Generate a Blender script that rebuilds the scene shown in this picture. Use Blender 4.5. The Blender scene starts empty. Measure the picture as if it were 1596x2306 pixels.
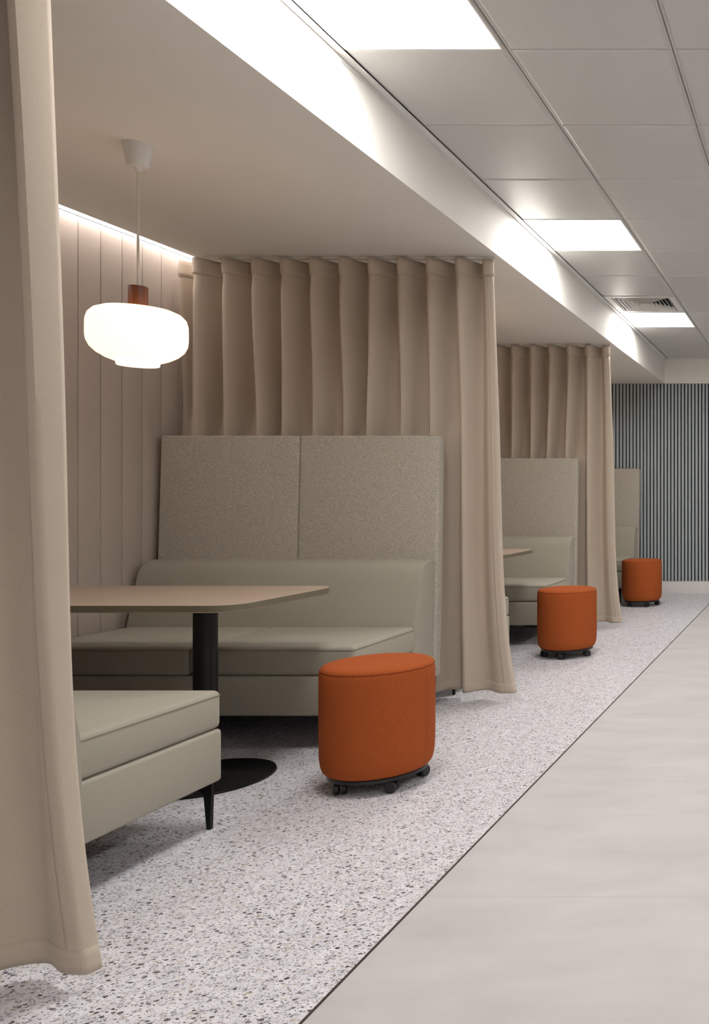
import bpy, bmesh, math, random
from mathutils import Vector, Matrix

scene = bpy.context.scene
C = scene.collection
PI = math.pi

# ------------------------------------------------------------------ camera, light, exposure
H = 1.13                                     # eye height
cam_d = bpy.data.cameras.new('camera')
cam = bpy.data.objects.new('camera', cam_d)
C.objects.link(cam)
cam.location = (0, 0, H)
cam.rotation_euler = (PI / 2, 0, 0)          # level, looking along +Y
cam_d.sensor_fit = 'HORIZONTAL'
cam_d.sensor_width = 36.0
cam_d.lens = 36.0 * 1832.0 / 1596.0
cam_d.shift_x = -(1830 - 798) / 1596.0
cam_d.shift_y = -(1153 - 1120) / 1596.0
cam_d.clip_start = 0.05
scene.camera = cam

world = bpy.data.worlds.new('world')
scene.world = world
world.use_nodes = True
world.node_tree.nodes['Background'].inputs[0].default_value = (0.9, 0.93, 1.0, 1)
world.node_tree.nodes['Background'].inputs[1].default_value = 0.02

vs = scene.view_settings
vs.view_transform = 'Standard'
vs.look = 'None'
vs.gamma = 1.0
vs.use_curve_mapping = False
vs.exposure = 1.22

PANEL_EMIT = 12.0        # ceiling light panels
LED_EMIT = 9.0           # cove strip
SHADE_EMIT = 1.05         # pendant glass

# ------------------------------------------------------------------ dimensions
ZS, ZC = 2.463, 2.755        # booth ceiling, tiled ceiling
XS = -1.735                  # fascia of the booth ceiling
XW = -3.55                   # felt wall
XF = -1.10                   # where terrazzo meets the plain floor
XR = 2.50
YB, YF = 9.54, -2.45
CURTAIN_Y = (1.895, 4.517, 7.078)
PITCH = 2.561

# ------------------------------------------------------------------ materials
def new_mat(name):
    m = bpy.data.materials.new(name)
    m.use_nodes = True
    nt = m.node_tree
    return m, nt, nt.nodes, nt.links, nt.nodes['Principled BSDF']

def srgb(r, g, b):
    f = lambda c: (c / 255 / 12.92) if c / 255 <= 0.04045 else ((c / 255 + 0.055) / 1.055) ** 2.4
    return (f(r), f(g), f(b), 1)

def obj_coord(N, L, scale=(1, 1, 1), kind='Object'):
    tc = N.new('ShaderNodeTexCoord')
    mp = N.new('ShaderNodeMapping')
    mp.inputs['Scale'].default_value = scale
    L.new(tc.outputs[kind], mp.inputs['Vector'])
    return mp.outputs['Vector']

def plain(name, col, rough=0.6, spec=0.4, metal=0.0, bump=0.0, bscale=300):
    m, nt, N, L, P = new_mat(name)
    P.inputs['Base Color'].default_value = col
    P.inputs['Roughness'].default_value = rough
    P.inputs['Specular IOR Level'].default_value = spec
    P.inputs['Metallic'].default_value = metal
    co = obj_coord(N, L)
    n = N.new('ShaderNodeTexNoise'); n.inputs['Scale'].default_value = 3.0
    L.new(co, n.inputs['Vector'])
    mx = N.new('ShaderNodeMix'); mx.data_type = 'RGBA'
    mx.inputs['A'].default_value = tuple(c * 0.97 for c in col[:3]) + (1,)
    mx.inputs['B'].default_value = tuple(min(1, c * 1.03) for c in col[:3]) + (1,)
    L.new(n.outputs['Fac'], mx.inputs['Factor'])
    L.new(mx.outputs['Result'], P.inputs['Base Color'])
    if bump:
        n2 = N.new('ShaderNodeTexNoise'); n2.inputs['Scale'].default_value = bscale
        L.new(co, n2.inputs['Vector'])
        b = N.new('ShaderNodeBump'); b.inputs['Strength'].default_value = bump
        b.inputs['Distance'].default_value = 0.002
        L.new(n2.outputs['Fac'], b.inputs['Height'])
        L.new(b.outputs['Normal'], P.inputs['Normal'])
    return m

def fabric(name, ca, cb, scale=(120, 120, 120), rough=0.9, sheen=0.15, bump=0.25, contrast=(0.35, 0.65), fine=900):
    m, nt, N, L, P = new_mat(name)
    P.inputs['Roughness'].default_value = rough
    P.inputs['Specular IOR Level'].default_value = 0.15
    P.inputs['Sheen Weight'].default_value = sheen
    P.inputs['Sheen Roughness'].default_value = 0.5
    co = obj_coord(N, L, scale)
    n = N.new('ShaderNodeTexNoise'); n.inputs['Scale'].default_value = 1.0
    n.inputs['Detail'].default_value = 3.0; n.inputs['Roughness'].default_value = 0.6
    L.new(co, n.inputs['Vector'])
    r = N.new('ShaderNodeValToRGB')
    r.color_ramp.elements[0].position = contrast[0]; r.color_ramp.elements[0].color = ca
    r.color_ramp.elements[1].position = contrast[1]; r.color_ramp.elements[1].color = cb
    L.new(n.outputs['Fac'], r.inputs['Fac'])
    L.new(r.outputs['Color'], P.inputs['Base Color'])
    co2 = obj_coord(N, L)
    n2 = N.new('ShaderNodeTexNoise'); n2.inputs['Scale'].default_value = fine
    n2.inputs['Detail'].default_value = 1.0
    L.new(co2, n2.inputs['Vector'])
    b = N.new('ShaderNodeBump'); b.inputs['Strength'].default_value = bump
    b.inputs['Distance'].default_value = 0.0015
    L.new(n2.outputs['Fac'], b.inputs['Height'])
    L.new(b.outputs['Normal'], P.inputs['Normal'])
    return m

def emitter(name, col, strength):
    m, nt, N, L, P = new_mat(name)
    P.inputs['Base Color'].default_value = (0.85, 0.85, 0.85, 1)
    P.inputs['Emission Color'].default_value = col
    P.inputs['Emission Strength'].default_value = strength
    return m

def mix_col(N, L, fac, a, b):
    mx = N.new('ShaderNodeMix'); mx.data_type = 'RGBA'
    for key, v in (('A', a), ('B', b)):
        if isinstance(v, tuple): mx.inputs[key].default_value = v
        else: L.new(v, mx.inputs[key])
    if isinstance(fac, float): mx.inputs['Factor'].default_value = fac
    else: L.new(fac, mx.inputs['Factor'])
    return mx.outputs['Result']

def terrazzo_mat():
    m, nt, N, L, P = new_mat('terrazzo')
    P.inputs['Roughness'].default_value = 0.42
    P.inputs['Specular IOR Level'].default_value = 0.35
    tc = N.new('ShaderNodeTexCoord')
    def math_(op, a, b=None):
        n = N.new('ShaderNodeMath'); n.operation = op
        for i, v in enumerate((a, b)):
            if v is None: continue
            if isinstance(v, (int, float)): n.inputs[i].default_value = v
            else: L.new(v, n.inputs[i])
        return n.outputs[0]
    # ground matrix: pale lavender grey with soft clouding
    nz = N.new('ShaderNodeTexNoise'); nz.inputs['Scale'].default_value = 22; nz.inputs['Detail'].default_value = 5
    L.new(tc.outputs['Object'], nz.inputs['Vector'])
    rg = N.new('ShaderNodeValToRGB')
    rg.color_ramp.elements[0].position = 0.3; rg.color_ramp.elements[0].color = srgb(214, 211, 216)
    rg.color_ramp.elements[1].position = 0.7; rg.color_ramp.elements[1].color = srgb(236, 234, 238)
    L.new(nz.outputs['Fac'], rg.inputs['Fac'])
    col = rg.outputs['Color']
    dn = N.new('ShaderNodeTexNoise'); dn.inputs['Scale'].default_value = 60; dn.inputs['Detail'].default_value = 2
    L.new(tc.outputs['Object'], dn.inputs['Vector'])
    dsub = N.new('ShaderNodeVectorMath'); dsub.operation = 'SUBTRACT'
    L.new(dn.outputs['Color'], dsub.inputs[0]); dsub.inputs[1].default_value = (0.5, 0.5, 0.5)
    # layers: (scale, share of cells that hold a chip, margin, warp, palette)
    light = [srgb(196, 192, 198), srgb(178, 176, 182), srgb(206, 196, 188), srgb(188, 190, 198), srgb(214, 208, 208)]
    dark = [srgb(84, 79, 80), srgb(104, 98, 98), srgb(70, 67, 69), srgb(140, 136, 138), srgb(88, 84, 86), srgb(196, 184, 166), srgb(76, 72, 74), srgb(160, 158, 166)]
    for k, (sc, share, rmin, rvar, warp, pal) in enumerate((
            (60, 0.50, 0.20, 0.22, 0.016, light), (230, 0.27, 0.18, 0.22, 0.003, dark),
            (125, 0.26, 0.18, 0.22, 0.005, dark), (64, 0.19, 0.18, 0.24, 0.008, dark))):
        vs_ = N.new('ShaderNodeVectorMath'); vs_.operation = 'SCALE'
        L.new(dsub.outputs[0], vs_.inputs[0]); vs_.inputs['Scale'].default_value = warp
        ad = N.new('ShaderNodeVectorMath'); ad.operation = 'ADD'
        L.new(tc.outputs['Object'], ad.inputs[0]); L.new(vs_.outputs[0], ad.inputs[1])
        mp = N.new('ShaderNodeMapping'); mp.inputs['Location'].default_value = (0.37 * k, 0.71 * k, 0)
        mp.inputs['Rotation'].default_value = (0, 0, -0.35 + 0.25 * k); mp.inputs['Scale'].default_value = (1.0, 1.45, 1.0)
        L.new(ad.outputs[0], mp.inputs['Vector'])
        v1 = N.new('ShaderNodeTexVoronoi'); v1.voronoi_dimensions = '2D'; v1.feature = 'F1'; v1.inputs['Scale'].default_value = sc
        L.new(mp.outputs[0], v1.inputs['Vector'])
        sep = N.new('ShaderNodeSeparateColor'); L.new(v1.outputs['Color'], sep.inputs[0])
        here = math_('LESS_THAN', sep.outputs[0], share)
        rad = math_('ADD', math_('MULTIPLY', sep.outputs[1], rvar), rmin)
        inside = math_('LESS_THAN', v1.outputs['Distance'], rad)
        mask = math_('MULTIPLY', here, inside)
        rp = N.new('ShaderNodeValToRGB'); rp.color_ramp.interpolation = 'CONSTANT'
        e = rp.color_ramp.elements
        e[0].color = pal[0]; e[1].position = 1.0 / len(pal); e[1].color = pal[1]
        for i in range(2, len(pal)):
            q = e.new(i / len(pal)); q.color = pal[i]
        L.new(sep.outputs[2], rp.inputs['Fac'])
        col = mix_col(N, L, mask, col, rp.outputs['Color'])
    L.new(col, P.inputs['Base Color'])
    return m

def concrete_mat():
    m, nt, N, L, P = new_mat('concrete_vinyl')
    P.inputs['Roughness'].default_value = 0.5
    P.inputs['Specular IOR Level'].default_value = 0.3
    oi = N.new('ShaderNodeObjectInfo')
    tc = N.new('ShaderNodeTexCoord')
    mul = N.new('ShaderNodeVectorMath'); mul.operation = 'SCALE'
    cb = N.new('ShaderNodeCombineXYZ')
    L.new(oi.outputs['Random'], cb.inputs[0]); L.new(oi.outputs['Random'], cb.inputs[1])
    L.new(cb.outputs[0], mul.inputs[0]); mul.inputs['Scale'].default_value = 40
    ad = N.new('ShaderNodeVectorMath'); ad.operation = 'ADD'
    L.new(tc.outputs['Object'], ad.inputs[0]); L.new(mul.outputs[0], ad.inputs[1])
    mp = N.new('ShaderNodeMapping'); mp.inputs['Scale'].default_value = (1.0, 2.2, 1)
    L.new(ad.outputs[0], mp.inputs['Vector'])
    n1 = N.new('ShaderNodeTexNoise'); n1.inputs['Scale'].default_value = 2.6; n1.inputs['Detail'].default_value = 6
    n1.inputs['Roughness'].default_value = 0.55; n1.inputs['Distortion'].default_value = 0.4
    L.new(mp.outputs[0], n1.inputs['Vector'])
    r = N.new('ShaderNodeValToRGB')
    r.color_ramp.elements[0].position = 0.25; r.color_ramp.elements[0].color = srgb(190, 185, 183)
    r.color_ramp.elements[1].position = 0.75; r.color_ramp.elements[1].color = srgb(206, 202, 201)
    L.new(n1.outputs['Fac'], r.inputs['Fac'])
    L.new(r.outputs['Color'], P.inputs['Base Color'])
    n2 = N.new('ShaderNodeTexNoise'); n2.inputs['Scale'].default_value = 5; n2.inputs['Detail'].default_value = 4
    L.new(mp.outputs[0], n2.inputs['Vector'])
    mr = N.new('ShaderNodeMapRange'); mr.inputs['To Min'].default_value = 0.42; mr.inputs['To Max'].default_value = 0.58
    L.new(n2.outputs['Fac'], mr.inputs['Value']); L.new(mr.outputs[0], P.inputs['Roughness'])
    return m

def shade_mat():
    # opal glass lit from inside; the moulded flutes vary its thickness and so its glow
    m, nt, N, L, P = new_mat('opal_glass')
    P.inputs['Base Color'].default_value = (0.9, 0.88, 0.82, 1)
    P.inputs['Roughness'].default_value = 0.25
    tc = N.new('ShaderNodeTexCoord'); sx = N.new('ShaderNodeSeparateXYZ')
    L.new(tc.outputs['Object'], sx.inputs[0])
    at = N.new('ShaderNodeMath'); at.operation = 'ARCTAN2'
    L.new(sx.outputs[1], at.inputs[0]); L.new(sx.outputs[0], at.inputs[1])
    mu = N.new('ShaderNodeMath'); mu.operation = 'MULTIPLY'; mu.inputs[1].default_value = 64
    L.new(at.outputs[0], mu.inputs[0])
    si = N.new('ShaderNodeMath'); si.operation = 'SINE'; L.new(mu.outputs[0], si.inputs[0])
    mr = N.new('ShaderNodeMapRange')
    mr.inputs['From Min'].default_value = -1; mr.inputs['From Max'].default_value = 1
    mr.inputs['To Min'].default_value = SHADE_EMIT * 0.84; mr.inputs['To Max'].default_value = SHADE_EMIT
    L.new(si.outputs[0], mr.inputs['Value'])
    L.new(mr.outputs[0], P.inputs['Emission Strength'])
    P.inputs['Emission Color'].default_value = (1.0, 0.62, 0.345, 1)
    return m

M = {
    'paint': plain('white_paint', srgb(234, 230, 223), 0.75, 0.2),
    'wall': plain('wall_paint', srgb(186, 184, 182), 0.8, 0.2),
    'tile': plain('ceiling_tile_metal', srgb(205, 203, 200), 0.36, 0.5),
    'tbar': plain('grid_metal', srgb(200, 198, 194), 0.4, 0.5),
    'dark': plain('dark_void', srgb(26, 26, 26), 0.9, 0.1),
    'frame': plain('white_metal', srgb(226, 224, 220), 0.4, 0.5),
    'felt': fabric('felt_panel', srgb(190, 176, 164), srgb(199, 186, 174), (240, 240, 240), 0.95, 0.1, 0.3),
    'curtain': fabric('curtain_wool', srgb(190, 176, 159), srgb(200, 186, 169), (420, 420, 420), 0.92, 0.08, 0.25, fine=1100),
    'vinyl': fabric('upholstery_sage', srgb(160, 155, 140), srgb(169, 163, 149), (420, 420, 420), 0.62, 0.1, 0.25),
    'melange': fabric('melange_weave', srgb(150, 144, 131), srgb(202, 194, 180), (75, 75, 560), 0.9, 0.15, 0.4, (0.34, 0.66)),
    'piping': fabric('seam_thread', srgb(120, 114, 100), srgb(132, 126, 112), (200, 200, 200), 0.8, 0.0, 0.1),
    'rust': fabric('rust_wool', srgb(150, 74, 36), srgb(176, 90, 44), (260, 260, 260), 0.95, 0.0, 0.3, (0.3, 0.7)),
    'rust_seam': fabric('rust_thread', srgb(128, 56, 26), srgb(140, 64, 30), (200, 200, 200), 0.9, 0.0, 0.1),
    'table': plain('taupe_laminate', srgb(164, 146, 128), 0.45, 0.35),
    'table_edge': plain('taupe_edge', srgb(108, 100, 82), 0.5, 0.35),
    'black': plain('black_metal', srgb(17, 17, 17), 0.45, 0.35),
    'plastic': plain('black_plastic', srgb(24, 24, 25), 0.4, 0.5),
    'chrome': plain('steel', srgb(190, 190, 192), 0.25, 0.5, 1.0),
    'slat': plain('blue_grey_slat', srgb(172, 180, 182), 0.55, 0.35),
    'slat_back': plain('black_felt', srgb(16, 17, 18), 0.95, 0.1),
    'skirting': plain('white_skirting', srgb(224, 220, 217), 0.5, 0.4),
    'strip': plain('dark_bronze_strip', srgb(60, 48, 42), 0.4, 0.5),
    'walnut': plain('walnut', srgb(104, 60, 34), 0.45, 0.4),
    'cable': plain('white_cable', srgb(214, 204, 190), 0.5, 0.3),
    'rail': plain('white_rail', srgb(220, 216, 210), 0.45, 0.4),
    'terrazzo': terrazzo_mat(),
    'concrete': concrete_mat(),
    'panel_light': emitter('light_diffuser', (1.0, 0.985, 0.965, 1), PANEL_EMIT),
    'led': emitter('led_diffuser', (1.0, 0.96, 0.98, 1), LED_EMIT),
    'glass': shade_mat(),
    'glass_rim': emitter('opal_rim', (1.0, 0.74, 0.50, 1), 0.62),
}
def wood(m):
    nt = m.node_tree; N = nt.nodes; L = nt.links; P = N['Principled BSDF']
    co = obj_coord(N, L, (60, 60, 4))
    n = N.new('ShaderNodeTexNoise'); n.inputs['Scale'].default_value = 2; n.inputs['Detail'].default_value = 6
    L.new(co, n.inputs['Vector'])
    r = N.new('ShaderNodeValToRGB')
    r.color_ramp.elements[0].position = 0.3; r.color_ramp.elements[0].color = srgb(84, 46, 26)
    r.color_ramp.elements[1].position = 0.7; r.color_ramp.elements[1].color = srgb(128, 76, 44)
    L.new(n.outputs['Fac'], r.inputs['Fac']); L.new(r.outputs['Color'], P.inputs['Base Color'])
wood(M['walnut'])

# ------------------------------------------------------------------ mesh helpers
def finish(name, bm, mat, parent=None, smooth=True, angle=40, loc=None):
    me = bpy.data.meshes.new(name)
    bmesh.ops.recalc_face_normals(bm, faces=bm.faces)
    bm.to_mesh(me); bm.free()
    if smooth:
        me.polygons.foreach_set('use_smooth', [True] * len(me.polygons))
        me.set_sharp_from_angle(angle=math.radians(angle))
    me.materials.append(M[mat])
    o = bpy.data.objects.new(name, me)
    C.objects.link(o)
    if parent is not None: o.parent = parent
    if loc: o.location = loc
    return o

def dup_mesh(name, src, parent, loc):
    o = bpy.data.objects.new(name, src.data)
    C.objects.link(o); o.parent = parent; o.location = loc
    return o

def tag(o, label, cat, group=None):
    o['label'] = label; o['category'] = cat
    if group: o['group'] = group
    return o

def thing(name, label, cat, loc=(0, 0, 0), rz=0.0, group=None):
    o = bpy.data.objects.new(name, None)
    o.empty_display_size = 0.1
    C.objects.link(o); o.location = loc; o.rotation_euler = (0, 0, rz)
    return tag(o, label, cat, group)

def struct(o, label=None):
    o['kind'] = 'structure'
    if label: o['label'] = label
    return o

def box(bm, x0, x1, y0, y1, z0, z1, bev=0.0, seg=2):
    r = bmesh.ops.create_cube(bm, size=1.0)
    for v in r['verts']:
        v.co = Vector((x0 + (v.co.x + .5) * (x1 - x0), y0 + (v.co.y + .5) * (y1 - y0), z0 + (v.co.z + .5) * (z1 - z0)))
    if bev > 0:
        es = set()
        for v in r['verts']: es.update(v.link_edges)
        bmesh.ops.bevel(bm, geom=list(es), offset=bev, segments=seg, profile=0.5, affect='EDGES')

def bx(name, mat, parent, x0, x1, y0, y1, z0, z1, bev=0.0, seg=2):
    bm = bmesh.new(); box(bm, x0, x1, y0, y1, z0, z1, bev, seg)
    return finish(name, bm, mat, parent)

def lathe(bm, prof, n=48, cx=0, cy=0, rfun=None, cap0=True, cap1=True):
    rings = []
    for (r, z) in prof:
        ring = []
        for i in range(n):
            a = 2 * PI * i / n
            rr = r if rfun is None else rfun(r, a, z)
            ring.append(bm.verts.new((cx + rr * math.cos(a), cy + rr * math.sin(a), z)))
        rings.append(ring)
    for a, b in zip(rings, rings[1:]):
        for i in range(n):
            bm.faces.new((a[i], a[(i + 1) % n], b[(i + 1) % n], b[i]))
    if cap0: bm.faces.new(list(reversed(rings[0])))
    if cap1: bm.faces.new(rings[-1])

def extrude_poly(bm, pts, axis, a, b):
    """pts: 2-D outline; axis 'x': (y,z) outline extruded from x=a to x=b; 'y': (x,z); 'z': (x,y)"""
    def P3(p, t):
        return {'x': (t, p[0], p[1]), 'y': (p[0], t, p[1]), 'z': (p[0], p[1], t)}[axis]
    va = [bm.verts.new(P3(p, a)) for p in pts]
    vb = [bm.verts.new(P3(p, b)) for p in pts]
    n = len(pts)
    for i in range(n):
        bm.faces.new((va[i], va[(i + 1) % n], vb[(i + 1) % n], vb[i]))
    bm.faces.new(list(reversed(va))); bm.faces.new(vb)

def tube(bm, pts, r, n=6, closed=False):
    rings = []
    m = len(pts)
    for i, p in enumerate(pts):
        p = Vector(p)
        if closed: t = Vector(pts[(i + 1) % m]) - Vector(pts[i - 1])
        else: t = Vector(pts[min(i + 1, m - 1)]) - Vector(pts[max(i - 1, 0)])
        t.normalize()
        up = Vector((0, 0, 1)) if abs(t.z) < 0.9 else Vector((1, 0, 0))
        u = t.cross(up).normalized(); w = t.cross(u).normalized()
        rings.append([bm.verts.new(p + u * r * math.cos(2 * PI * k / n) + w * r * math.sin(2 * PI * k / n)) for k in range(n)])
    pairs = list(zip(rings, rings[1:]))
    if closed: pairs.append((rings[-1], rings[0]))
    for a, b in pairs:
        for k in range(n):
            bm.faces.new((a[k], a[(k + 1) % n], b[(k + 1) % n], b[k]))
    if not closed:
        bm.faces.new(list(reversed(rings[0]))); bm.faces.new(rings[-1])

def rrect(x0, x1, y0, y1, r, n=6):
    pts = []
    for cx, cy, a0 in ((x1 - r, y1 - r, 0), (x0 + r, y1 - r, PI / 2), (x0 + r, y0 + r, PI), (x1 - r, y0 + r, 1.5 * PI)):
        for i in range(n + 1):
            a = a0 + i / n * PI / 2
            pts.append((cx + r * math.cos(a), cy + r * math.sin(a)))
    return pts

# ------------------------------------------------------------------ the setting
# floors
floor = struct(bx('floor', 'dark', None, XF, XR, YF, YB, -0.10, -0.006), 'plain concrete-look aisle floor beside the terrazzo')
T = 0.93
bm = bmesh.new()
box(bm, 0, T - 0.0006, 0, T - 0.0006, -0.006, 0.0, 0.0)
ft0 = None
nx = int(math.ceil((XR - XF) / T)); y0t = 2.30 - 5 * T - T * 0
rows = [y0t + i * T for i in range(-1, 14)]
for i in range(nx):
    for y in rows:
        if y + T < YF or y > YB: continue
        ya, yb2 = max(y, YF), min(y + T, YB)
        xa, xb2 = XF + 0.0035 + i * T, min(XF + 0.0035 + (i + 1) * T, XR)
        full = (yb2 - ya > T - 1e-6) and (xb2 - xa > T - 1e-6)
        if full:
            if ft0 is None:
                ft0 = finish('floor_tile', bm, 'concrete', floor, smooth=False, loc=(xa, ya, 0))
            else:
                dup_mesh('floor_tile', ft0, floor, (xa, ya, 0))
        else:
            b2 = bmesh.new(); box(b2, 0, xb2 - xa - 0.0006, 0, yb2 - ya - 0.0006, -0.006, 0.0)
            finish('floor_tile', b2, 'concrete', floor, smooth=False, loc=(xa, ya, 0))
struct(bx('terrazzo_floor', 'terrazzo', None, XW, XF - 0.0035, YF, YB, -0.10, 0.0), 'pale terrazzo floor with grey chips under the booths')
struct(bx('trim_1', 'strip', None, XF - 0.0035, XF + 0.0035, YF, YB, -0.05, 0.0012), 'thin dark metal strip between terrazzo and plain floor')

# felt wall of vertical panels
wall_left = struct(bx('wall_left', 'slat_back', None, XW - 0.15, XW - 0.012, YF, YB, -0.1, ZC + 0.15), 'felt panelled wall behind the booths')
PW = 0.1255
p0 = None
y = 3.932 - 50 * PW
while y < YB:
    if y >= YF and y + PW <= YB:
        if p0 is None:
            bm = bmesh.new(); box(bm, -0.0125, 0.0, 0.0012, PW - 0.0012, 0.0, 2.490, 0.003, 2)
            p0 = finish('wall_panel', bm, 'felt', wall_left, loc=(XW, y, 0))
        else:
            dup_mesh('wall_panel', p0, wall_left, (XW, y, 0))
    y += PW

# back wall: black backing with vertical slats, white skirting
wall_back = struct(bx('wall_back', 'slat_back', None, XW - 0.15, XR + 0.15, YB, YB + 0.12, -0.1, ZC + 0.15), 'dark wall clad with vertical blue grey slats')
SP = 0.0402
s0 = None
x = XW + 0.004
while x + 0.027 < XR:
    if s0 is None:
        bm = bmesh.new()
        # two-lobed slat section with a shallow groove in its face
        pts = [(0, 0), (0, -0.020), (0.002, -0.022), (0.0115, -0.022), (0.0125, -0.0205), (0.0145, -0.0205), (0.0155, -0.022), (0.025, -0.022), (0.027, -0.020), (0.027, 0)]
        extrude_poly(bm, pts, 'z', 0.151, ZS)
        s0 = finish('slat', bm, 'slat', wall_back, smooth=False, loc=(x, YB, 0))
    else:
        dup_mesh('slat', s0, wall_back, (x, YB, 0))
    x += SP
bm = bmesh.new(); box(bm, XW, XR, YB - 0.014, YB, 0.0, 0.150, 0.003, 2)
struct(finish('baseboard_back', bm, 'skirting'), 'white skirting board under the slatted wall')
struct(bx('wall_right', 'wall', None, XR, XR + 0.15, YF, YB, -0.1, ZC + 0.15), 'plain pale wall across the aisle')
struct(bx('wall_front', 'wall', None, XW - 0.15, XR + 0.15, YF - 0.15, YF, -0.1, ZC + 0.15), 'plain pale wall behind the viewpoint')

# dropped booth ceiling and fascia, far downstand
struct(bx('booth_ceiling', 'paint', None, XW + 0.12, XS, YF, YB, ZS, ZC + 0.12, 0.0), 'lowered white plaster ceiling above the booths')
struct(bx('cove_1', 'paint', None, XW - 0.012, XW + 0.12, YF, YB, ZS + 0.075, ZC + 0.12), 'cove recess above the felt wall')
struct(bx('beam_back', 'paint', None, XS, XR, YB - 0.035, YB, ZS, ZC + 0.12), 'white downstand above the slatted wall')

# tiled ceiling
ceiling = struct(bx('ceiling', 'dark', None, XS, XR, YF, YB, ZC + 0.05, ZC + 0.15), 'suspended grid ceiling of pale metal tiles')
COL0, TS = -1.708, 0.60
ROW0 = 2.95 - 9 * TS
NCOL, NROW = 7, 20
light_cells = {}
for c, r in ((0, 8), (0, 12), (0, 16), (0, 0), (5, 0), (5, 4), (5, 8), (5, 12), (5, 16)):  # across-aisle and rear panels are out of view, added to light the room
    light_cells[(c, r)] = True
vent_cell = (0, 15)
def tile_mesh():
    bm = bmesh.new()
    x0, x1, y0, y1 = 0.013, TS - 0.013, 0.0015, TS - 0.0015
    prof = [(0.0, 0.030), (0.0, 0.000), (0.002, -0.001), (0.012, -0.004), (0.014, -0.004)]
    rings = []
    for ins, z in prof:
        rings.append([bm.verts.new(p) for p in ((x0 + ins, y0 + ins, z), (x1 - ins, y0 + ins, z), (x1 - ins, y1 - ins, z), (x0 + ins, y1 - ins, z))])
    for a, b in zip(rings, rings[1:]):
        for i in range(4): bm.faces.new((a[i], a[(i + 1) % 4], b[(i + 1) % 4], b[i]))
    bm.faces.new(rings[-1]); bm.faces.new(list(reversed(rings[0])))
    return bm
t0 = None
for c in range(NCOL):
    for r in range(NROW):
        if (c, r) in light_cells or (c, r) == vent_cell: continue
        loc = (COL0 + c * TS, ROW0 + r * TS, ZC)
        if loc[1] + TS > YB + 0.02: continue
        if t0 is None:
            t0 = finish('ceiling_tile', tile_mesh(), 'tile', ceiling, smooth=False, loc=loc)
        else:
            dup_mesh('ceiling_tile', t0, ceiling, loc)
# last short row of tiles against the far downstand is cut by the beam; grid runners between columns
for c in range(1, NCOL):
    X = COL0 + c * TS
    bm = bmesh.new()
    box(bm, X - 0.0125, X - 0.003, YF, YB - 0.036, ZC - 0.001, ZC + 0.02)
    box(bm, X + 0.003, X + 0.0125, YF, YB - 0.036, ZC - 0.001, ZC + 0.02)
    box(bm, X - 0.003, X + 0.003, YF, YB - 0.036, ZC + 0.010, ZC + 0.02)
    finish('grid_runner', bm, 'tbar', ceiling, smooth=False)
# edge angles
bm = bmesh.new()
box(bm, XS, XS + 0.0395, YF, YB - 0.035, ZC - 0.006, ZC - 0.002)
box(bm, XS, XS + 0.003, YF, YB - 0.035, ZC - 0.024, ZC - 0.006)
box(bm, XS + 0.0365, XS + 0.0395, YF, YB - 0.035, ZC - 0.006, ZC + 0.012)
struct(finish('trim_2', bm, 'frame', None, smooth=False), 'white edge angle where the grid ceiling meets the fascia')
bm = bmesh.new()
box(bm, XS, XR, YB - 0.060, YB - 0.035, ZC - 0.006, ZC - 0.002)
box(bm, XS, XR, YB - 0.038, YB - 0.035, ZC - 0.024, ZC - 0.006)
struct(finish('trim_3', bm, 'frame', None, smooth=False), 'white edge angle along the far downstand')

# cove LED
led = bx('led_strip', 'led', None, XW - 0.002, XW + 0.012, YF + 0.02, YB - 0.03, 2.4945, 2.5085)
tag(led, 'glowing white LED strip along the top of the felt wall', 'light')

# ------------------------------------------------------------------ ceiling light panels
LIGHT_LABELS = {
    (0, 8): 'square ceiling light panel nearest the camera, cut by the picture top',
    (0, 12): 'square ceiling light panel above the middle booth, without a vent beside it',
    (0, 16): 'square ceiling light panel next to the air vent',
}
def light_panel(c, r, label):
    X, Y = COL0 + c * TS, ROW0 + r * TS
    t = thing('ceiling_light', label, 'light', (X + TS / 2, Y + TS / 2, ZC), 0, 'square ceiling light panels')
    h = TS / 2 - 0.002
    bm = bmesh.new()
    sx, sy = h - 0.010, h
    rings = [[bm.verts.new((ax * (sx - i), ay * (sy - i), z)) for ax, ay in ((-1, -1), (1, -1), (1, 1), (-1, 1))]
             for i, z in ((0.0, 0.024), (0.0, -0.004), (0.007, -0.004), (0.022, 0.014), (0.022, 0.024))]
    for ra, rb in zip(rings, rings[1:] + rings[:1]):
        for i in range(4): bm.faces.new((ra[i], ra[(i + 1) % 4], rb[(i + 1) % 4], rb[i]))
    finish('frame', bm, 'frame', t, smooth=False)
    bx('diffuser', 'panel_light', t, -sx + 0.0222, sx - 0.0222, -sy + 0.0222, sy - 0.0222, 0.014, 0.022)
for (c, r) in light_cells:
    lab = LIGHT_LABELS.get((c, r))
    if lab is None:  # the remaining panels are added fill lights, never in frame
        lab = {(0, 0): 'added unseen fill light panel by the fascia, behind the viewpoint', (5, 0): 'added unseen fill light panel across the aisle, at the room end behind the viewpoint', (5, 4): 'added unseen fill light panel across the aisle, level with the viewpoint', (5, 8): 'added unseen fill light panel across the aisle from the first booth', (5, 12): 'added unseen fill light panel across the aisle from the middle booth', (5, 16): 'added unseen fill light panel across the aisle from the last booth'}[(c, r)]
    light_panel(c, r, lab)

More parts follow.
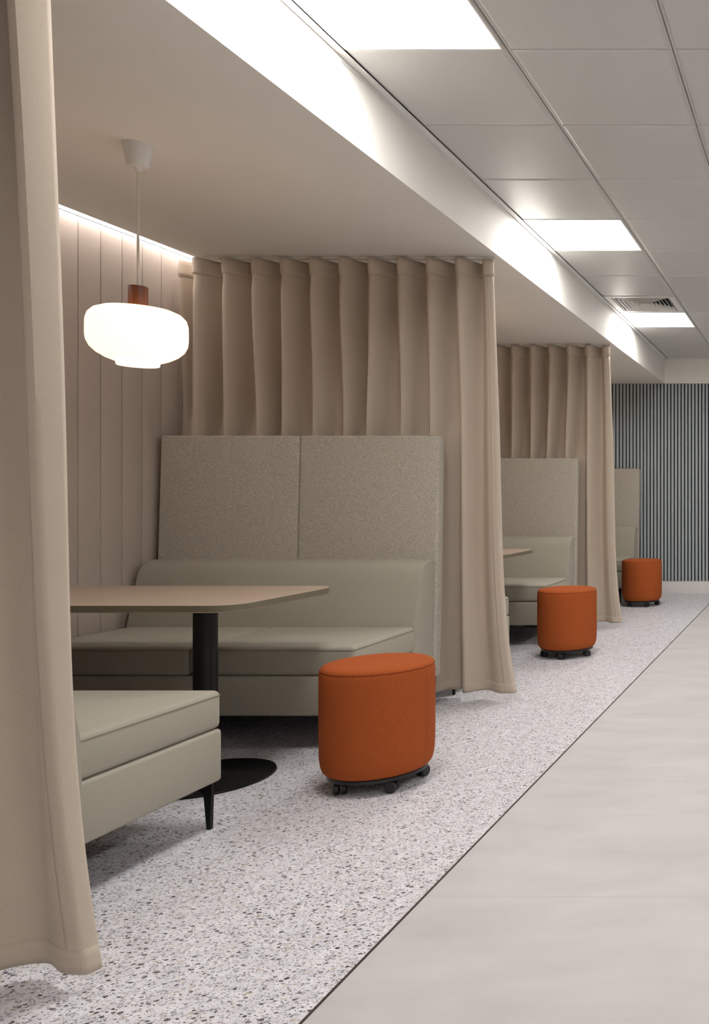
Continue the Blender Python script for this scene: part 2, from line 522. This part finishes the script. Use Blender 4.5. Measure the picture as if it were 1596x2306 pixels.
# ------------------------------------------------------------------ air vent
X, Y = COL0 + vent_cell[0] * TS, ROW0 + vent_cell[1] * TS
vent = thing('air_vent', 'square ceiling air vent with nested louvres beside a light panel', 'air vent', (X + TS / 2, Y + TS / 2, ZC))
def sq_ring(bm, stations):
    rings = [[bm.verts.new((sx * h, sy * h, z)) for sx, sy in ((-1, -1), (1, -1), (1, 1), (-1, 1))] for h, z in stations]
    for a, b in zip(rings, rings[1:] + rings[:1]):
        for i in range(4): bm.faces.new((a[i], a[(i + 1) % 4], b[(i + 1) % 4], b[i]))
bm = bmesh.new(); sq_ring(bm, [(0.286, 0.02), (0.286, -0.004), (0.236, -0.004), (0.232, 0.006), (0.232, 0.02)])
finish('frame', bm, 'frame', vent, smooth=False)
for k in range(7):
    h = 0.222 - k * 0.031
    bm = bmesh.new()
    sq_ring(bm, [(h, -0.004), (h + 0.004, -0.004), (h - 0.012, 0.030), (h - 0.016, 0.030)])
    finish('louvre', bm, 'frame', vent, smooth=False)
bx('duct_back', 'dark', vent, -0.232, 0.232, -0.232, 0.232, 0.034, 0.046)

# ------------------------------------------------------------------ curtains
def smooth_rand(vals, s):
    i = math.floor(s); f = s - i; f = f * f * (3 - 2 * f)
    return vals[int(i) % len(vals)] * (1 - f) + vals[int(i + 1) % len(vals)] * f

def curtain(yc, label, rail_label, seed, curl_top, curl_bot, zbot=0.042, edge=0.0, flare=0.065, drift=0.038):
    rnd = random.Random(seed)
    off = [rnd.uniform(-1.3, 0.6) for _ in range(16)]
    amp = [rnd.uniform(0.65, 1.25) for _ in range(16)]
    ph2 = [rnd.uniform(-1, 1) for _ in range(16)]
    ztop = ZS - 0.019
    S0, S1 = -0.80, 10.05
    per = 0.1606
    t = thing('curtain', label, 'curtain', (0, yc, 0), 0, 'booth curtains')
    hgt = ztop - zbot
    def pos(s, v):
        # s counts folds from the wall, v runs 0 (top) to 1 (hem)
        sc = min(s, S1)
        vp = max(0.0, v)
        lower = min(1.0, max(0.0, (v - 0.035) / 0.30)); lower = lower * lower * (3 - 2 * lower)
        A = 0.066
        pinch = math.exp(-((v - 0.045) / 0.02) ** 2) * 0.14
        A *= (1 - pinch) * (1 + lower * (smooth_rand(amp, sc + 0.3) - 1))
        # the loose last fold spreads and flattens towards the hem
        e = max(0.0, sc - 8.6) / (S1 - 8.6)
        A *= 1 - 0.6 * e * vp
        ang = 2 * PI * sc
        ang += 0.55 * lower * (1 - e) * math.sin(ang)
        xx = -3.385 + per * sc + lower * 0.034 * smooth_rand(off, sc) * (1 - e) * min(1, v * 2.2)
        xx += -0.007 * math.cos(ang) * (1 - e)
        xx += e ** 1.6 * (edge + 0.055 * vp + flare * vp ** 4) + 0.012 * e * math.sin(vp * 5.0)
        yy = -A * math.cos(ang) + 0.010 + 0.008 * lower * math.sin(PI * sc + 3 * ph2[3]) * v
        zz = ztop - v * hgt
        w = min(1.0, max(0.0, (2.35 - zz) / 0.80)); w = w * w * (3 - 2 * w)
        lim = 0.075 if drift > 0 else 0.050
        yl = max(-lim, min(lim, (yy - 0.010) * (1.22 if drift > 0 else 1.0))) + drift * (1 - e)
        if drift > 0 and xx < -1.99: yl = min(yl, 0.113 - 0.043 * min(1.0, max(0.0, (1.62 - zz) / 0.14)))
        yy = yl * w + yy * (1 - w)
        # folded-over leading edge turning back; it ends on the rail line
        curl = curl_top * (1 - vp) + curl_bot * vp
        k = min(1.0, max(0.0, (sc - (S1 - 0.55)) / 0.55)); k = k * k * (3 - 2 * k)
        yy = yy * (1 - k) + (-curl) * k
        if s > S1:
            qq = min(1.0, (s - S1) / 0.30)
            yy += curl * qq
            xx += 0.010 * math.sin(qq * PI * 0.5) - 0.003 * math.sin(9 * vp) * qq
        return xx, yy, ztop - v * hgt
    SE = S1 + 0.30
    ss = []
    n = int((S1 - S0) * 18)
    ss = [S0 + (S1 - S0) * i / n for i in range(n + 1)] + [S1 + 0.30 * (i + 1) / 6 for i in range(6)]
    def sheet(name, svals, vvals, thick, mat, parent=None):
        bm = bmesh.new()
        g = [[bm.verts.new(pos(s, v)) for s in svals] for v in vvals]
        for a, b in zip(g, g[1:]):
            for i in range(len(svals) - 1):
                bm.faces.new((a[i], a[i + 1], b[i + 1], b[i]))
        o = finish(name, bm, mat, parent or t, angle=75)
        sm = o.modifiers.new('thickness', 'SOLIDIFY'); sm.thickness = thick; sm.offset = 0
        return o
    vv = [i * 0.012 for i in range(8)] + [0.1 + 0.9 * (i / 60) for i in range(61)]
    fab = sheet('fabric', ss, vv, 0.003, 'curtain')
    hb = 0.088 / hgt
    sheet('heading_band', ss, [hb * i / 4 - 0.0012 for i in range(5)], 0.011, 'curtain')
    hv = 1 - 0.056 / hgt
    sheet('hem', ss, [hv + (1 - hv) * i / 3 for i in range(4)], 0.0052, 'curtain', fab)
    sheet('side_hem', [S1 - 0.14 + 0.14 * i / 4 for i in range(5)] + [S1 + 0.3 * (i + 1) / 6 for i in range(6)], vv[3:], 0.0048, 'curtain', fab)
    rail = thing('curtain_rail', rail_label, 'curtain rail', (0, yc, ZS), 0, 'ceiling curtain rails')
    bm = bmesh.new()
    box(bm, XW + 0.13, XS - 0.03, -0.012, 0.012, -0.010, 0.0, 0.0015, 2)
    finish('track', bm, 'rail', rail)
    gl = None
    for k in range(11):
        xx = -3.392 + per * (k - 0.0)
        if xx > XS - 0.05: continue
        if gl is None:
            b2 = bmesh.new(); box(b2, -0.005, 0.005, -0.005, 0.005, -0.0155, -0.010, 0.001, 1)
            gl = finish('glider', b2, 'rail', rail, loc=(xx, 0, 0))
        else: dup_mesh('glider', gl, rail, (xx, 0, 0))

curtain(CURTAIN_Y[0], 'taupe wool curtain hanging closest, cut by the picture edge', 'white curtain rail above the closest taupe curtain', 5, 0.080, 0.030, 0.036, -0.022, 0.085, -0.012)
curtain(CURTAIN_Y[1], 'taupe pleated wool curtain behind the high sage bench beside the pendant lamp', 'white curtain rail above the ten-fold curtain beside the pendant lamp', 11, 0.012, 0.026, 0.048, -0.016, 0.090)
curtain(CURTAIN_Y[2], 'taupe pleated wool curtain farther off, before the slatted wall', 'white curtain rail above the curtain before the slatted wall', 23, 0.012, 0.020, 0.040, -0.010, 0.070)

# ------------------------------------------------------------------ benches
BL = 0.735
def make_bench(label):
    t = thing('bench', label, 'bench', (0, 0, 0), 0, 'high-backed booth benches')
    bx('base', 'vinyl', t, -BL, BL, 0.0, 0.56, 0.158, 0.337, 0.012, 3)
    for sx in (-1, 1):
        x0, x1 = (-BL + 0.004, -0.0012) if sx < 0 else (0.0012, BL - 0.004)
        bm = bmesh.new()
        box(bm, x0, x1, -0.004, 0.60, 0.338, 0.469, 0.020, 3)
        # slight crown of the foam
        cu = finish('seat_cushion', bm, 'vinyl', t)
        zz = 0.451
        pts = [(p[0], p[1], zz) for p in rrect(x0 - 0.0003, x1 + 0.0003, -0.0043, 0.6003, 0.016, 4)]
        bm = bmesh.new(); tube(bm, pts, 0.0014, 6, True)
        finish('seam', bm, 'piping', cu)
    bx('bounce_blocker', 'dark', t, -BL + 0.02, BL - 0.02, 0.02, 0.71, 0.1545, 0.1595)  # unseen dark sheet added to cut bounce and deepen shade under the bench
    prof = [(0.535, 0.160), (0.535, 0.40), (0.540, 0.474), (0.578, 0.620), (0.598, 0.690), (0.614, 0.742), (0.634, 0.773), (0.660, 0.791), (0.695, 0.799), (0.755, 0.800), (0.748, 0.62), (0.732, 0.160)]
    bm = bmesh.new()
    stations = [(-BL - 0.004, 0.985), (-BL + 0.008, 1.0), (BL - 0.008, 1.0), (BL + 0.004, 0.985)]
    rings = []
    for xx, k in stations:
        cy, cz = 0.66, 0.160
        rings.append([bm.verts.new((xx, cy + (p[0] - cy) * (k if k == 1 else 0.93), cz + (p[1] - cz) * (k if k == 1 else 0.985))) for p in prof])
    n = len(prof)
    for a, b in zip(rings, rings[1:]):
        for i in range(n): bm.faces.new((a[i], a[(i + 1) % n], b[(i + 1) % n], b[i]))
    bm.faces.new(list(reversed(rings[0]))); bm.faces.new(rings[-1])
    finish('backrest', bm, 'vinyl', t, angle=50)
    for sx in (-1, 1):
        x0, x1 = (-BL - 0.016, -0.0008) if sx < 0 else (0.0008, BL + 0.016)
        bm = bmesh.new()
        box(bm, x0, x1, -0.0375, 0.0375, 0.0, 1.298, 0.013, 3)
        o = finish('back_panel', bm, 'melange', t)
        o.location = (0, 0.768, 0.166); o.rotation_euler = (-0.038, 0, 0)
    # legs: slim tapered blade with a bracket running inward under the base
    for sx in (-1, 1):
        for sy, yy in ((1, 0.022), (-1, 0.790)):
            bm = bmesh.new()
            X1 = BL - 0.012
            pts = [(X1, 0.159), (X1 - 0.002, 0.10), (X1 - 0.005, 0.0), (X1 - 0.017, 0.0), (X1 - 0.026, 0.105), (X1 - 0.031, 0.124), (X1 - 0.045, 0.134), (X1 - 0.16, 0.145), (X1 - 0.16, 0.159)]
            extrude_poly(bm, [(sx * p[0], p[1]) for p in pts], 'y', yy, yy + 0.014)
            o = finish('leg', bm, 'black', t, smooth=False)
    return t

def copy_tree(o, parent=None):
    c = o.copy(); C.objects.link(c)
    if parent is not None: c.parent = parent
    for ch in list(o.children): copy_tree(ch, c)
    return c

BX = -2.766
booth = ('the first booth with the glowing pendant lamp', 'the middle booth between two curtains', 'the last booth by the slatted wall')
bench0 = make_bench('x')
first = True
for k in range(3):
    dy = k * PITCH
    for facing in (0, 1):
        b = bench0 if first else copy_tree(bench0)
        first = False
        if facing == 0:
            b.location = (BX, 3.607 + dy - (0.075 if k == 2 else 0.0), 0); b.rotation_euler = (0, 0, 0)
            b['label'] = ('sage high-backed bench with two tall back panels, facing out behind the first table',
                          'sage high-backed bench facing out behind the second orange stool',
                          'sage high-backed bench standing against the slatted wall behind the last stool')[k]
        else:
            b.location = (BX, 2.800 + dy + (0.093 if k else 0.0), 0); b.rotation_euler = (0, 0, PI)
            b['label'] = ('sage bench end with a slim black leg, jutting from behind the closest curtain',
                          'sage bench end just peeping past the ten-fold curtain, facing the slatted wall',
                          'sage bench hidden behind the curtain before the slatted wall')[k]

# ------------------------------------------------------------------ tables
def make_table():
    t = thing('table', 'x', 'table', (0, 0, 0), 0, 'booth tables')
    bm = bmesh.new()
    rings = []
    for ins, z in ((0.004, 0.712), (0.0, 0.716), (0.0, 0.7385), (0.0015, 0.740)):
        rings.append([bm.verts.new((p[0], p[1], z)) for p in rrect(-3.46 + ins + 2.435, -2.09 - ins + 2.435, -0.328 + ins, 0.328 - ins, 0.10 - ins, 10)])
    n = len(rings[0])
    for a, b in zip(rings, rings[1:]):
        for i in range(n): bm.faces.new((a[i], a[(i + 1) % n], b[(i + 1) % n], b[i]))
    bm.faces.new(list(reversed(rings[0]))); top = bm.faces.new(rings[-1])
    o = finish('table_top', bm, 'table', t, angle=30)
    o.data.materials.append(M['table_edge'])
    for p in o.data.polygons:
        if abs(p.normal.z) < 0.5: p.material_index = 1
    for xx in (0.0, -0.72):
        bm = bmesh.new(); lathe(bm, [(0.041, 0.010), (0.041, 0.7125)], 40, xx, 0)
        finish('post', bm, 'black', t)
        bm = bmesh.new(); lathe(bm, [(0.236, 0.0), (0.240, 0.003), (0.238, 0.009), (0.225, 0.0115), (0.06, 0.014), (0.045, 0.02)], 64, xx, 0)
        finish('base_plate', bm, 'black', t)
    return t
tb = make_table()
for k in range(3):
    o = tb if k == 0 else copy_tree(tb)
    o.location = (-2.435, 3.262 + k * PITCH, 0)
    o['label'] = ('taupe rounded-corner table on a black post under the pendant lamp',
                  'taupe table tip showing past the ten-fold curtain in the middle booth',
                  'taupe table mostly hidden behind the curtain before the slatted wall')[k]

# ------------------------------------------------------------------ pendants
def make_pendant():
    t = thing('pendant_lamp', 'x', 'lamp', (0, 0, ZS), 0, 'booth pendant lamps')
    bm = bmesh.new(); lathe(bm, [(0.0485, 0.0), (0.0485, -0.003), (0.0345, -0.080), (0.032, -0.085), (0.012, -0.088), (0.011, -0.097), (0.007, -0.103)], 40)
    finish('ceiling_rose', bm, 'frame', t)
    bm = bmesh.new(); tube(bm, [(0, 0, -0.10), (0, 0, -0.54)], 0.0042, 8)
    finish('cable', bm, 'cable', t)
    bm = bmesh.new(); lathe(bm, [(0.029, -0.536), (0.030, -0.538), (0.030, -0.618)], 40)
    finish('wooden_cap', bm, 'walnut', t)
    prof = [(0.030, -0.616), (0.075, -0.618), (0.106, -0.623), (0.130, -0.634), (0.145, -0.652), (0.1505, -0.673), (0.1515, -0.694), (0.1515, -0.730), (0.149, -0.751), (0.140, -0.773), (0.122, -0.793), (0.098, -0.809), (0.078, -0.818), (0.065, -0.823)]
    def flute(r, a, z):
        k = min(1.0, max(0.0, (r - 0.07) / 0.05))
        return r * (1 + 0.006 * k * math.sin(64 * a))
    bm = bmesh.new(); lathe(bm, prof, 384, rfun=flute, cap0=True, cap1=False)
    sh = finish('glass_shade', bm, 'glass', t, angle=80)
    bm = bmesh.new(); lathe(bm, [(0.0645, -0.822), (0.066, -0.825), (0.065, -0.834), (0.0625, -0.836), (0.060, -0.833), (0.060, -0.828)], 64, cap0=False, cap1=False)
    finish('lower_rim', bm, 'glass_rim', sh)
    bm = bmesh.new(); lathe(bm, [(0.0602, -0.829), (0.03, -0.827), (0.004, -0.8265)], 64, cap0=False)
    finish('lower_opening', bm, 'glass', sh)
    return t
pd = make_pendant()
for k in range(3):
    o = pd if k == 0 else copy_tree(pd)
    o.location = (-2.550, 3.075 + k * PITCH, ZS)
    o['label'] = ('white ribbed glass pendant lamp with walnut cap hanging over the first table',
                  'ribbed glass pendant lamp hidden behind the ten-fold curtain',
                  'ribbed glass pendant lamp hidden behind the curtain before the slatted wall')[k]

# ------------------------------------------------------------------ stools
def make_stool():
    t = thing('stool', 'x', 'stool', (0, 0, 0), 0, 'orange drum stools on castors')
    R = 0.205
    bm = bmesh.new()
    lathe(bm, [(0.172, 0.062), (0.184, 0.066), (0.194, 0.078), (0.200, 0.098), (0.2035, 0.13), (R, 0.20), (R, 0.40), (R, 0.440), (0.203, 0.455), (0.2005, 0.4625)], 72)
    body = finish('drum_cover', bm, 'rust', t)
    bm = bmesh.new()
    lathe(bm, [(0.2005, 0.4630), (0.198, 0.470), (0.190, 0.4765), (0.170, 0.4805), (0.12, 0.4825), (0.05, 0.483), (0.01, 0.483)], 72)
    finish('seat_top', bm, 'rust', t)
    bm = bmesh.new()
    tube(bm, [(0.2010 * math.cos(2 * PI * i / 72), 0.2010 * math.sin(2 * PI * i / 72), 0.4628) for i in range(72)], 0.0016, 6, True)
    finish('piping', bm, 'rust_seam', t)
    a = math.radians(-8)
    bm = bmesh.new()
    tube(bm, [((r + 0.0002) * math.cos(a), (r + 0.0002) * math.sin(a), z) for r, z in ((0.194, 0.078), (0.200, 0.098), (0.2035, 0.13), (R, 0.20), (R, 0.44), (0.2005, 0.4625))], 0.0008, 6)
    finish('side_seam', bm, 'rust', body)
    bm = bmesh.new(); lathe(bm, [(0.176, 0.046), (0.178, 0.048), (0.178, 0.060), (0.174, 0.063)], 64)
    finish('base_plate', bm, 'plastic', t)
    for k in range(5):
        a = 2 * PI * k / 5 + 0.42
        cx, cy = 0.150 * math.cos(a), 0.150 * math.sin(a)
        d = a + 0.9
        tx, ty = math.cos(d), math.sin(d)
        bm = bmesh.new()
        lathe(bm, [(0.006, 0.030), (0.006, 0.046)], 12, cx, cy)
        box(bm, cx - 0.016, cx + 0.016, cy - 0.016, cy + 0.016, 0.0435, 0.0462, 0.001, 1)
        cs = finish('castor', bm, 'chrome', t)
        for side in (-1, 1):
            bm = bmesh.new()
            lathe(bm, [(0.012, -0.0085), (0.0205, -0.0085), (0.0225, -0.006), (0.0225, 0.006), (0.0205, 0.0085), (0.012, 0.0085)], 24)
            ox, oy = -ty * side * 0.0125, tx * side * 0.0125
            M4 = Matrix.Translation((cx + ox + tx * 0.010, cy + oy + ty * 0.010, 0.0225)) @ Matrix.Rotation(d, 4, 'Z') @ Matrix.Rotation(PI / 2, 4, 'X')
            bmesh.ops.transform(bm, matrix=M4, verts=bm.verts)
            finish('wheel', bm, 'plastic', cs)
    return t
st = make_stool()
for k, (x, y, rz, lab) in enumerate((
        (-1.725, 3.232, 0.0, 'orange upholstered drum stool on castors, largest, beside the first table'),
        (-1.760, 5.830, 0.55, 'orange upholstered drum stool standing before the middle booth'),
        (-1.790, 8.520, 1.0, 'orange upholstered drum stool in front of the slatted wall'))):
    o = st if k == 0 else copy_tree(st)
    o.location = (x, y, 0); o.rotation_euler = (0, 0, rz)
    o['label'] = lab
